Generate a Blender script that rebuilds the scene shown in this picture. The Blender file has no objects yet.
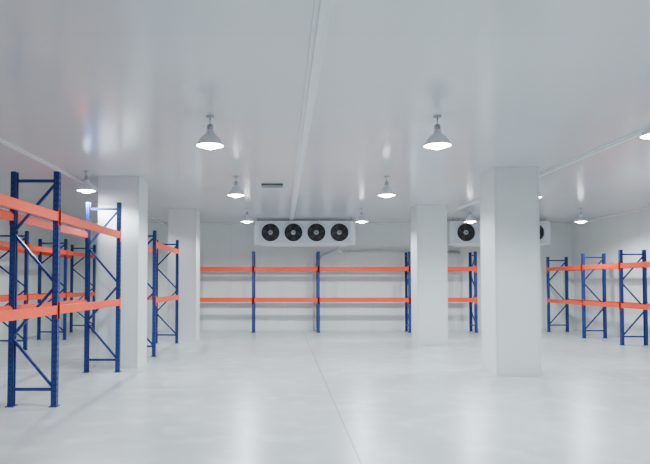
import bpy, math, random
from mathutils import Vector, Matrix
random.seed(4)
CAM_H = 1.6
CEIL = 3.62
XL, XR, YB, YF = -7.6, 9.85, 20.3, -5.0   # left, right, back, behind camera

# ------------------------------------------------------------ materials
def new_mat(name, col, rough=0.5, metal=0.0, emis=None, estr=0.0):
    m = bpy.data.materials.new(name); m.use_nodes = True
    b = m.node_tree.nodes['Principled BSDF']
    b.inputs['Base Color'].default_value = (*col, 1)
    b.inputs['Roughness'].default_value = rough
    b.inputs['Metallic'].default_value = metal
    if emis:
        b.inputs['Emission Color'].default_value = (*emis, 1)
        b.inputs['Emission Strength'].default_value = estr
    return m

def noisy(name, c1, c2, scale=8, rough=0.5, metal=0.0, bump=0.0, detail=4):
    m = new_mat(name, c1, rough, metal)
    nt = m.node_tree; n = nt.nodes; l = nt.links; b = n['Principled BSDF']
    tc = n.new('ShaderNodeTexCoord'); no = n.new('ShaderNodeTexNoise')
    no.inputs['Scale'].default_value = scale; no.inputs['Detail'].default_value = detail
    mx = n.new('ShaderNodeMix'); mx.data_type = 'RGBA'
    mx.inputs[6].default_value = (*c1, 1); mx.inputs[7].default_value = (*c2, 1)
    l.new(tc.outputs['Object'], no.inputs['Vector'])
    l.new(no.outputs['Fac'], mx.inputs[0]); l.new(mx.outputs[2], b.inputs['Base Color'])
    if bump:
        bp = n.new('ShaderNodeBump'); bp.inputs['Strength'].default_value = bump
        bp.inputs['Distance'].default_value = 0.01
        l.new(no.outputs['Fac'], bp.inputs['Height']); l.new(bp.outputs['Normal'], b.inputs['Normal'])
    return m

def seam_mat(name, c1, c2, seams, seam_col, rough, nscale=0.6, bump=0.15, fine=None):
    """seams: list of (axis, period, offset, width)"""
    m = new_mat(name, c1, rough)
    nt = m.node_tree; n = nt.nodes; l = nt.links; b = n['Principled BSDF']
    tc = n.new('ShaderNodeTexCoord')
    no = n.new('ShaderNodeTexNoise'); no.inputs['Scale'].default_value = nscale; no.inputs['Detail'].default_value = 6
    l.new(tc.outputs['Object'], no.inputs['Vector'])
    mx = n.new('ShaderNodeMix'); mx.data_type = 'RGBA'
    mx.inputs[6].default_value = (*c1, 1); mx.inputs[7].default_value = (*c2, 1)
    rp = n.new('ShaderNodeMapRange'); rp.inputs[1].default_value = 0.3; rp.inputs[2].default_value = 0.7
    l.new(no.outputs['Fac'], rp.inputs[0]); l.new(rp.outputs[0], mx.inputs[0])
    col = mx.outputs[2]
    if fine:
        n2 = n.new('ShaderNodeTexNoise'); n2.inputs['Scale'].default_value = fine[0]; n2.inputs['Detail'].default_value = 8
        l.new(tc.outputs['Object'], n2.inputs['Vector'])
        r2 = n.new('ShaderNodeMapRange'); r2.inputs[1].default_value = 0.5; r2.inputs[2].default_value = 0.7
        r2.inputs[4].default_value = fine[1]
        l.new(n2.outputs['Fac'], r2.inputs[0])
        m3 = n.new('ShaderNodeMix'); m3.data_type = 'RGBA'; m3.inputs[7].default_value = (*fine[2], 1)
        l.new(r2.outputs[0], m3.inputs[0]); l.new(col, m3.inputs[6]); col = m3.outputs[2]
    sx = n.new('ShaderNodeSeparateXYZ'); l.new(tc.outputs['Object'], sx.inputs[0])
    mask = None
    def math_(op, a, bb=None):
        k = n.new('ShaderNodeMath'); k.operation = op
        for i, v in enumerate((a, bb)):
            if v is None: continue
            if isinstance(v, (int, float)): k.inputs[i].default_value = v
            else: l.new(v, k.inputs[i])
        return k.outputs[0]
    for ax, per, off, w in seams:
        v = math_('SUBTRACT', sx.outputs[ax], off)
        v = math_('ADD', v, per * 40.5)
        v = math_('DIVIDE', v, per)
        v = math_('FRACT', v)
        v = math_('SUBTRACT', v, 0.5)
        v = math_('ABSOLUTE', v)
        v = math_('LESS_THAN', v, w / per / 2)
        mask = v if mask is None else math_('MAXIMUM', mask, v)
    m2 = n.new('ShaderNodeMix'); m2.data_type = 'RGBA'; m2.inputs[7].default_value = (*seam_col, 1)
    l.new(mask, m2.inputs[0]); l.new(col, m2.inputs[6]); l.new(m2.outputs[2], b.inputs['Base Color'])
    bp = n.new('ShaderNodeBump'); bp.inputs['Strength'].default_value = bump; bp.inputs['Distance'].default_value = 0.01
    bp.invert = True
    l.new(mask, bp.inputs['Height']); l.new(bp.outputs['Normal'], b.inputs['Normal'])
    return m

M_floor = seam_mat('concrete_floor', (0.45,0.50,0.52), (0.58,0.625,0.64),
                   [(0,5.0,0.70,0.020),(1,10.0,3.4,0.006)], (0.30,0.325,0.335), 0.28, 0.5, 0.03, fine=(2.5,0.65,(0.72,0.76,0.77)))
M_ceil = seam_mat('ceiling_panel', (0.545,0.55,0.575), (0.585,0.59,0.615), [(1,0.96,0,0.010)], (0.52,0.525,0.55), 0.19, 0.3, 0.0)
M_ceil.node_tree.nodes['Principled BSDF'].inputs['Specular IOR Level'].default_value = 0.75
M_wallx = seam_mat('wall_panel_back', (0.72,0.77,0.75), (0.77,0.815,0.795), [(0,0.96,0.2,0.008)], (0.60,0.63,0.62), 0.35)
M_wally = seam_mat('wall_panel_side', (0.72,0.77,0.75), (0.77,0.815,0.795), [(1,0.96,0.2,0.008)], (0.60,0.63,0.62), 0.35)
M_col = noisy('column_panel_white', (0.69,0.715,0.725), (0.74,0.76,0.77), 1.5, 0.35)
M_trim = noisy('white_pvc_trim', (0.64,0.66,0.665), (0.70,0.72,0.725), 3, 0.35)
M_ctrim = noisy('ceiling_strip_pvc', (0.66,0.665,0.69), (0.72,0.725,0.75), 3, 0.4)
M_blue = noisy('blue_powder_coat', (0.010,0.026,0.16), (0.017,0.038,0.22), 6, 0.42)
M_orange = noisy('orange_powder_coat', (0.80,0.055,0.012), (0.88,0.078,0.02), 5, 0.42)
M_hole = new_mat('slot_dark', (0.01,0.012,0.04), 0.8)
M_alu = noisy('aluminium_sheet', (0.66,0.70,0.74), (0.73,0.77,0.80), 10, 0.4, 0.25)
M_case = noisy('cooler_casing_white', (0.56,0.65,0.75), (0.62,0.70,0.79), 5, 0.4)
M_black = new_mat('fan_black', (0.012,0.013,0.018), 0.5)
M_blade = new_mat('fan_blade_grey', (0.05,0.055,0.065), 0.4, 0.3)
M_shade = noisy('lamp_shade_metal', (0.62,0.64,0.66), (0.70,0.72,0.74), 12, 0.35, 0.35)
M_shadein_glow = new_mat('lamp_shade_white_glow', (0.9,0.9,0.9), 0.5, 0, (0.9,0.96,1.0), 4)  # white inner shade; emission stands in for bulb light falling on it
M_cap = new_mat('lamp_housing_grey', (0.35,0.36,0.38), 0.45)
M_bulb = new_mat('bulb_glow', (1,1,1), 0.4, 0, (0.94,0.98,1.0), 80)
M_pipe = noisy('pipe_insulation', (0.50,0.53,0.54), (0.57,0.59,0.60), 9, 0.6)
M_vent = new_mat('vent_dark', (0.07,0.07,0.08), 0.6)

# ------------------------------------------------------------ mesh builder
class MB:
    def __init__(s): s.v=[]; s.f=[]; s.mi=[]; s.mats=[]; s.smooth=[]
    def mat(s, m):
        if m not in s.mats: s.mats.append(m)
        return s.mats.index(m)
    def add(s, vs, fs, m, sm=False):
        o=len(s.v); s.v += [tuple(v) for v in vs]; k=s.mat(m)
        for f in fs: s.f.append([i+o for i in f]); s.mi.append(k); s.smooth.append(sm)
    def box(s, x0,x1,y0,y1,z0,z1,m):
        vs=[(x,y,z) for z in (z0,z1) for y in (y0,y1) for x in (x0,x1)]
        s.add(vs,[(0,2,3,1),(4,5,7,6),(0,1,5,4),(2,6,7,3),(0,4,6,2),(1,3,7,5)],m)
    def bar(s, p, q, w, h, m, up=(0,0,1)):
        p=Vector(p); q=Vector(q); d=(q-p).normalized(); up=Vector(up)
        if abs(d.dot(up))>0.99: up=Vector((0,1,0))
        a=d.cross(up).normalized()*w/2; b=a.normalized().cross(d).normalized()*h/2
        vs=[]
        for e in (p,q): vs += [e-a-b,e+a-b,e+a+b,e-a+b]
        s.add(vs,[(3,2,1,0),(4,5,6,7),(0,1,5,4),(1,2,6,5),(2,3,7,6),(3,0,4,7)],m)
    def lathe(s, prof, origin, m, seg=32, axis='Z'):
        vs=[]; fs=[]
        for r,h in prof:
            for i in range(seg):
                t=2*math.pi*i/seg
                if axis=='Z': p=(r*math.cos(t), r*math.sin(t), h)
                else: p=(r*math.cos(t), h, r*math.sin(t))
                vs.append((origin[0]+p[0],origin[1]+p[1],origin[2]+p[2]))
        for j in range(len(prof)-1):
            for i in range(seg):
                k=(i+1)%seg
                fs.append((j*seg+i,j*seg+k,(j+1)*seg+k,(j+1)*seg+i))
        s.add(vs,fs,m,True)
    def tube(s, pts, r, m, seg=10):
        pts=[Vector(p) for p in pts]; rings=[]
        for i,p in enumerate(pts):
            d=(pts[min(i+1,len(pts)-1)]-pts[max(i-1,0)]).normalized()
            up=Vector((0,0,1)) if abs(d.z)<0.95 else Vector((0,1,0))
            a=d.cross(up).normalized(); b=a.cross(d).normalized()
            rings.append([p+(a*math.cos(t)+b*math.sin(t))*r for t in [2*math.pi*k/seg for k in range(seg)]])
        vs=[v for rr in rings for v in rr]; fs=[]
        for j in range(len(pts)-1):
            for i in range(seg):
                k=(i+1)%seg; fs.append((j*seg+i,j*seg+k,(j+1)*seg+k,(j+1)*seg+i))
        fs.append(tuple(range(seg))[::-1]); fs.append(tuple((len(pts)-1)*seg+i for i in range(seg)))
        s.add(vs,fs,m,True)
    def obj(s, name, bevel=0.0, loc=(0,0,0)):
        me=bpy.data.meshes.new(name); me.from_pydata(s.v,[],s.f)
        for m in s.mats: me.materials.append(m)
        for p,k,sm in zip(me.polygons,s.mi,s.smooth): p.material_index=k; p.use_smooth=sm
        me.update()
        o=bpy.data.objects.new(name,me); bpy.context.scene.collection.objects.link(o); o.location=loc
        if bevel:
            b=o.modifiers.new('bevel','BEVEL'); b.width=bevel; b.segments=2; b.limit_method='ANGLE'
        return o

# ------------------------------------------------------------ room shell
T=0.15
def shell(name,b,m):
    k=MB(); k.box(*b,m); return k.obj(name)
shell('floor',(XL-T,XR+T,YF-T,YB+T,-T,0),M_floor)
shell('ceiling',(XL-T,XR+T,YF-T,YB+T,CEIL,CEIL+T),M_ceil)
shell('wall_back',(XL-T,XR+T,YB,YB+T,0,CEIL),M_wallx)
shell('wall_front',(XL-T,XR+T,YF-T,YF,0,CEIL),M_wallx)
shell('wall_left',(XL-T,XL,YF,YB,0,CEIL),M_wally)
shell('wall_right',(XR,XR+T,YF,YB,0,CEIL),M_wally)
# coves
def cove(name, pts):
    k=MB()
    (x0,y0),(x1,y1),(nx,ny)=pts
    for sgn,z in ((1,0),(-1,CEIL)):
        vs=[]
        for (x,y) in ((x0,y0),(x1,y1)):
            vs += [(x,y,z),(x+nx*0.06,y+ny*0.06,z),(x+nx*0.035,y+ny*0.035,z+sgn*0.035),(x,y,z+sgn*0.06)]
        k.add(vs,[(0,1,5,4),(1,2,6,5),(2,3,7,6),(3,0,4,7)],M_trim)
    return k.obj(name)
cove('baseboard_back',((XL,YB),(XR,YB),(0,-1)))
cove('baseboard_left',((XL,YF),(XL,YB),(1,0)))
cove('baseboard_right',((XR,YF),(XR,YB),(-1,0)))
# T-joint strips on the ceiling
for i,(x,w) in enumerate(((0.30,0.13),(-3.96,0.08),(4.78,0.12))):
    k=MB(); k.box(x-w/2,x+w/2,YF,YB,CEIL-0.016,CEIL,M_ctrim)
    k.box(x-w/5,x+w/5,YF,YB,CEIL-0.04,CEIL-0.016,M_ctrim)
    k.obj('trim_%d'%(i+1))

# ------------------------------------------------------------ columns
def column(x0,x1,y0,y1):
    k=MB(); k.box(x0,x1,y0,y1,0,CEIL,M_col)
    w=0.04;t=0.004
    for cx,sx in ((x0,1),(x1,-1)):
        for cy,sy in ((y0,1),(y1,-1)):
            k.box(min(cx-sx*t,cx+sx*w),max(cx-sx*t,cx+sx*w),min(cy-sy*t,cy),max(cy-sy*t,cy),0.0,CEIL,M_trim)
            k.box(min(cx-sx*t,cx),max(cx-sx*t,cx),min(cy,cy+sy*w),max(cy,cy+sy*w),0.0,CEIL,M_trim)
    k.box(x0-0.012,x1+0.012,y0-0.012,y1+0.012,0,0.05,M_trim)
    return k.obj('support_column')
column(-3.47,-2.71,11.3,12.05)
column(-3.10,-2.34,16.3,17.05)
column(3.70,4.47,10.4,11.15)
column(3.50,4.27,15.5,16.25)

# ------------------------------------------------------------ pallet racks
def rack(axis, a, front, rear, stations, height, levels, bh=0.12, holes=True):
    """axis 'y': beams run in y, front/rear are x of the two post lines. axis 'x': beams run in x."""
    k=MB()
    def P(u,v,z): return (v,u,z) if axis=='y' else (u,v,z)
    def bx(u0,u1,v0,v1,z0,z1,m):
        u0,u1=sorted((u0,u1)); v0,v1=sorted((v0,v1))
        if axis=='y': k.box(v0,v1,u0,u1,z0,z1,m)
        else: k.box(u0,u1,v0,v1,z0,z1,m)
    s=1 if rear>front else -1
    W=0.085; D=0.07; t=0.006
    for u in stations:
        for v,dirn in ((front,s),(rear,-s)):
            bx(u-W/2,u+W/2,v,v+dirn*t,0.008,height,M_blue)
            bx(u-W/2,u-W/2+t,v,v+dirn*D,0.008,height,M_blue)
            bx(u+W/2-t,u+W/2,v,v+dirn*D,0.008,height,M_blue)
            bx(u-W/2,u-W/2+0.022,v+dirn*(D-t),v+dirn*D,0.008,height,M_blue)
            bx(u+W/2-0.022,u+W/2,v+dirn*(D-t),v+dirn*D,0.008,height,M_blue)
            bx(u-0.075,u+0.075,v-dirn*0.02,v+dirn*(D+0.02),0,0.008,M_blue)
            if holes:
                z=0.12
                while z<height-0.05:
                    for du in (-0.022,0.022):
                        bx(u+du-0.006,u+du+0.006,v-dirn*0.0015,v,z,z+0.028,M_hole)
                    bx(u-W/2-0.0015,u-W/2,v+dirn*0.025,v+dirn*0.04,z,z+0.025,M_hole)
                    z+=0.075
        f=front+s*D*0.7; r=rear-s*D*0.7
        n=max(3,int(round((height-0.35)/0.62))); st=(height-0.18-0.15)/n
        k.bar(P(u,f,0.22),P(u,r,0.22),0.03,0.04,M_blue)
        k.bar(P(u,f,height-0.12),P(u,r,height-0.12),0.03,0.04,M_blue)
        for i in range(n):
            z0=0.24+i*st; z1=z0+st-0.06
            p,q=(f,r) if i%2==0 else (r,f)
            k.bar(P(u,p,z0),P(u,q,z1),0.03,0.035,M_blue)
    for i in range(len(stations)-1):
        u0=stations[i]+W/2; u1=stations[i+1]-W/2
        for z in levels:
            for v,dirn in ((front,s),(rear,-s)):
                bx(u0,u1,v,v+dirn*0.05,z-bh/2,z+bh/2-0.025,M_orange)
                bx(u0,u1,v,v+dirn*0.03,z+bh/2-0.025,z+bh/2,M_orange)
                for uu,e in ((u0,1),(u1,-1)):
                    bx(uu-e*(W-0.01),uu+e*0.006,v-dirn*0.006,v-dirn*0.001,z-0.12,z+0.10,M_orange)
    return k.obj('pallet_rack')
# near-left racks
rack('y',0,-2.92,-3.55,[4.85,7.85,10.85],3.06,[2.47,1.25],0.115)
rack('y',0,-2.76,-3.38,[13.15,16.0],2.75,[2.44,1.22],0.12)
# row near left wall
rack('y',0,-6.1,-6.9,[6.6,9.2,11.8,14.4,17.0,19.6],2.85,[2.46,1.25],0.12,False)
# back wall
rack('x',0,19.35,19.95,[-3.05,-0.93,1.18,4.12,6.25],2.62,[2.06,1.05],0.13,False)
# right wall
rack('y',0,8.72,9.40,[8.7,11.0,13.25,15.5,17.45,19.75],2.46,[2.05,1.02],0.12,False)

# ------------------------------------------------------------ pendant lamps
def lamp(x,y,pw=235):
    e=bpy.data.objects.new('pendant_lamp',None); bpy.context.scene.collection.objects.link(e); e.location=(x,y,CEIL)
    k=MB(); zb=-0.36
    prof=[(0.035,0.20),(0.045,0.17),(0.052,0.14),(0.085,0.115),(0.125,0.075),(0.150,0.035),(0.162,0.0),(0.167,-0.004)]
    k.lathe([(r,zb+h) for r,h in prof],(0,0,0),M_shade)
    k.lathe([(r-0.004 if r>0.01 else r,zb+h) for r,h in prof[::-1]],(0,0,0),M_shadein_glow)
    sh=k.obj('reflector_shade'); sh.parent=e
    k=MB()
    k.lathe([(0.0,zb+0.26),(0.03,zb+0.255),(0.038,zb+0.24),(0.038,zb+0.18),(0.0,zb+0.178)],(0,0,0),M_cap,20)
    k.tube([(0,0,zb+0.25),(0,0,-0.01)],0.007,M_cap,8)
    k.lathe([(0.0,-0.022),(0.045,-0.02),(0.05,0.0)],(0,0,0),M_cap,20)
    h=k.obj('socket_and_rod'); h.parent=e
    k=MB()
    pr=[(0.0,-0.045)]+[(0.12*math.sin(a),0.032-0.077*math.cos(a)) for a in [math.pi*i/10 for i in range(1,8)]]+[(0.03,0.11)]
    k.lathe([(r,zb+hh) for r,hh in pr],(0,0,0),M_bulb,20)
    b=k.obj('bulb'); b.parent=e
    ld=bpy.data.lights.new('lamp_light','SPOT'); ld.energy=pw; ld.color=(0.865,0.95,1.0)
    ld.spot_size=math.radians(168); ld.spot_blend=0.35; ld.shadow_soft_size=0.06
    lo=bpy.data.objects.new('lamp_light',ld); bpy.context.scene.collection.objects.link(lo)
    lo.parent=e; lo.location=(0,0,zb-0.12)
for x,y in [(-0.87,7.2),(1.88,7.2),(-3.52,10.75),(-0.87,11.3),(1.98,11.3),(4.87,11.6),
            (-0.95,16.2),(2.16,16.2),(5.1,16.2),(8.1,16.2),(-4.2,16.0),
            (4.22,6.7),(7.8,11.3)]:
    lamp(x,y)
for x,y in [(-0.85,2.8),(1.86,2.8),(-0.85,-1.6),(1.86,-1.6),(5.2,2.8)]:
    lamp(x,y,140)

# ------------------------------------------------------------ evaporator units
def cooler(x0,yc,ztop):
    k=MB(); L=3.15; H=0.68; D=0.55
    y0=yc; y1=yc+D; z1=ztop; z0=ztop-H; x1=x0+L
    k.box(x0+0.14,x1-0.14,y0+0.02,y1,z0,z1,M_case)
    k.box(x0,x0+0.137,y0+0.03,y1-0.02,z0-0.03,z1,M_alu)
    k.box(x1-0.137,x1,y0+0.03,y1-0.02,z0-0.03,z1,M_alu)
    k.box(x0+0.1,x1-0.1,y0-0.015,y0+0.02,z1-0.03,z1+0.01,M_alu)
    k.box(x0+0.1,x1-0.1,y0-0.015,y0+0.02,z0-0.01,z0+0.03,M_alu)
    vs=[(x0+0.1,y0-0.02,z0-0.01),(x1-0.1,y0-0.02,z0-0.01),(x1-0.1,y1,z0-0.01),(x0+0.1,y1,z0-0.01),
        (x0+0.25,y0+0.12,z0-0.08),(x1-0.25,y0+0.12,z0-0.08),(x1-0.25,y1-0.1,z0-0.08),(x0+0.25,y1-0.1,z0-0.08)]
    k.add(vs,[(0,1,2,3),(7,6,5,4),(0,4,5,1),(1,5,6,2),(2,6,7,3),(3,7,4,0)],M_alu)
    k.tube([(x1-0.5,yc+0.3,z0-0.07),(x1-0.5,yc+0.3,z0-0.18)],0.025,M_pipe)
    pw=(L-0.28)/4
    for i in range(4):
        cx=x0+0.14+pw*(i+0.5); cz=(z0+z1)/2; o=(cx,0,cz)
        k.box(cx-pw/2-0.006,cx-pw/2+0.006,y0+0.008,y0+0.02,z0,z1,M_alu)
        R=0.28
        k.lathe([(R,y0+0.10),(R,y0-0.02),(R+0.012,y0-0.045),(R+0.03,y0-0.03),(R+0.035,y0+0.02)],o,M_alu,36,'Y')
        k.lathe([(0.0,y0+0.012),(R,y0+0.012)],o,M_black,36,'Y')
        for j in range(5):
            a=2*math.pi*j/5+0.4+i*0.5
            pts=[]
            for rr,da,yy in ((0.06,-0.35,0.0),(0.25,-0.15,-0.012),(0.255,0.30,0.006),(0.06,0.45,0.006)):
                pts.append((cx+rr*math.cos(a+da),y0+yy,cz+rr*math.sin(a+da)))
            k.add(pts,[(0,1,2,3)],M_blade)
        k.lathe([(0.0,y0-0.035),(0.06,y0-0.03),(0.075,y0+0.0),(0.075,y0+0.012)],o,M_alu,20,'Y')
        for rr in (0.10,0.15,0.20,0.25):
            k.lathe([(rr-0.004,y0-0.046),(rr+0.004,y0-0.046),(rr+0.004,y0-0.040),(rr-0.004,y0-0.040),(rr-0.004,y0-0.046)],o,M_black,28,'Y')
        for j in range(4):
            a=math.pi*j/4+math.pi/8
            k.bar((cx-0.28*math.cos(a),y0-0.043,cz-0.28*math.sin(a)),(cx+0.28*math.cos(a),y0-0.043,cz+0.28*math.sin(a)),0.007,0.007,M_black,up=(0,1,0))
    for hx in (x0+0.07,x0+L*0.35,x0+L*0.65,x1-0.07):
        for hy in (y0+0.1,y1-0.1):
            k.tube([(hx,hy,z1-0.01),(hx,hy,CEIL-0.001)],0.01,M_alu,8)
        k.box(hx-0.025,hx+0.025,y0+0.05,y1-0.05,z1,z1+0.025,M_alu)
    return k.obj('evaporator_cooler')
cooler(-0.86,18.7,3.52)
cooler(5.25,18.7,3.52)

# drain / refrigerant pipes
k=MB()
k.tube([(1.79,19.0,2.64),(1.79,19.0,2.60),(1.9,19.15,2.58),(2.2,20.15,2.66),(3.0,20.2,2.68),(4.2,20.2,2.67),(6.0,20.2,2.62)],0.04,M_pipe)
k.obj('drain_pipe')
k=MB()
k.tube([(1.79,19.25,2.70),(1.6,20.1,2.64),(1.35,20.2,2.52),(1.15,20.22,2.2),(1.08,20.22,1.9),(1.08,20.22,0.02)],0.035,M_pipe)
k.obj('drain_pipe')

# ceiling vent
k=MB()
x,y=-0.2,12.3
k.box(x-0.22,x+0.22,y-0.16,y+0.16,CEIL-0.03,CEIL,M_vent)
for i in range(5):
    k.box(x-0.2,x+0.2,y-0.14+i*0.06,y-0.12+i*0.06,CEIL-0.045,CEIL-0.03,M_cap)
k.obj('ceiling_vent')

# ------------------------------------------------------------ world, camera
w=bpy.data.worlds.new('World'); bpy.context.scene.world=w; w.use_nodes=True
w.node_tree.nodes['Background'].inputs[0].default_value=(0.75,0.8,0.85,1)
w.node_tree.nodes['Background'].inputs[1].default_value=0.3
cd=bpy.data.cameras.new('camera'); cam=bpy.data.objects.new('camera',cd)
bpy.context.scene.collection.objects.link(cam); bpy.context.scene.camera=cam
cd.sensor_width=36; cd.lens=36*600/650; cd.clip_end=100
PITCH=2.0
cd.shift_x=43/650
cd.shift_y=(51-600*math.tan(math.radians(PITCH)))/650
cam.location=(0,0,CAM_H)
cam.rotation_euler=(math.radians(90+PITCH),0,0)
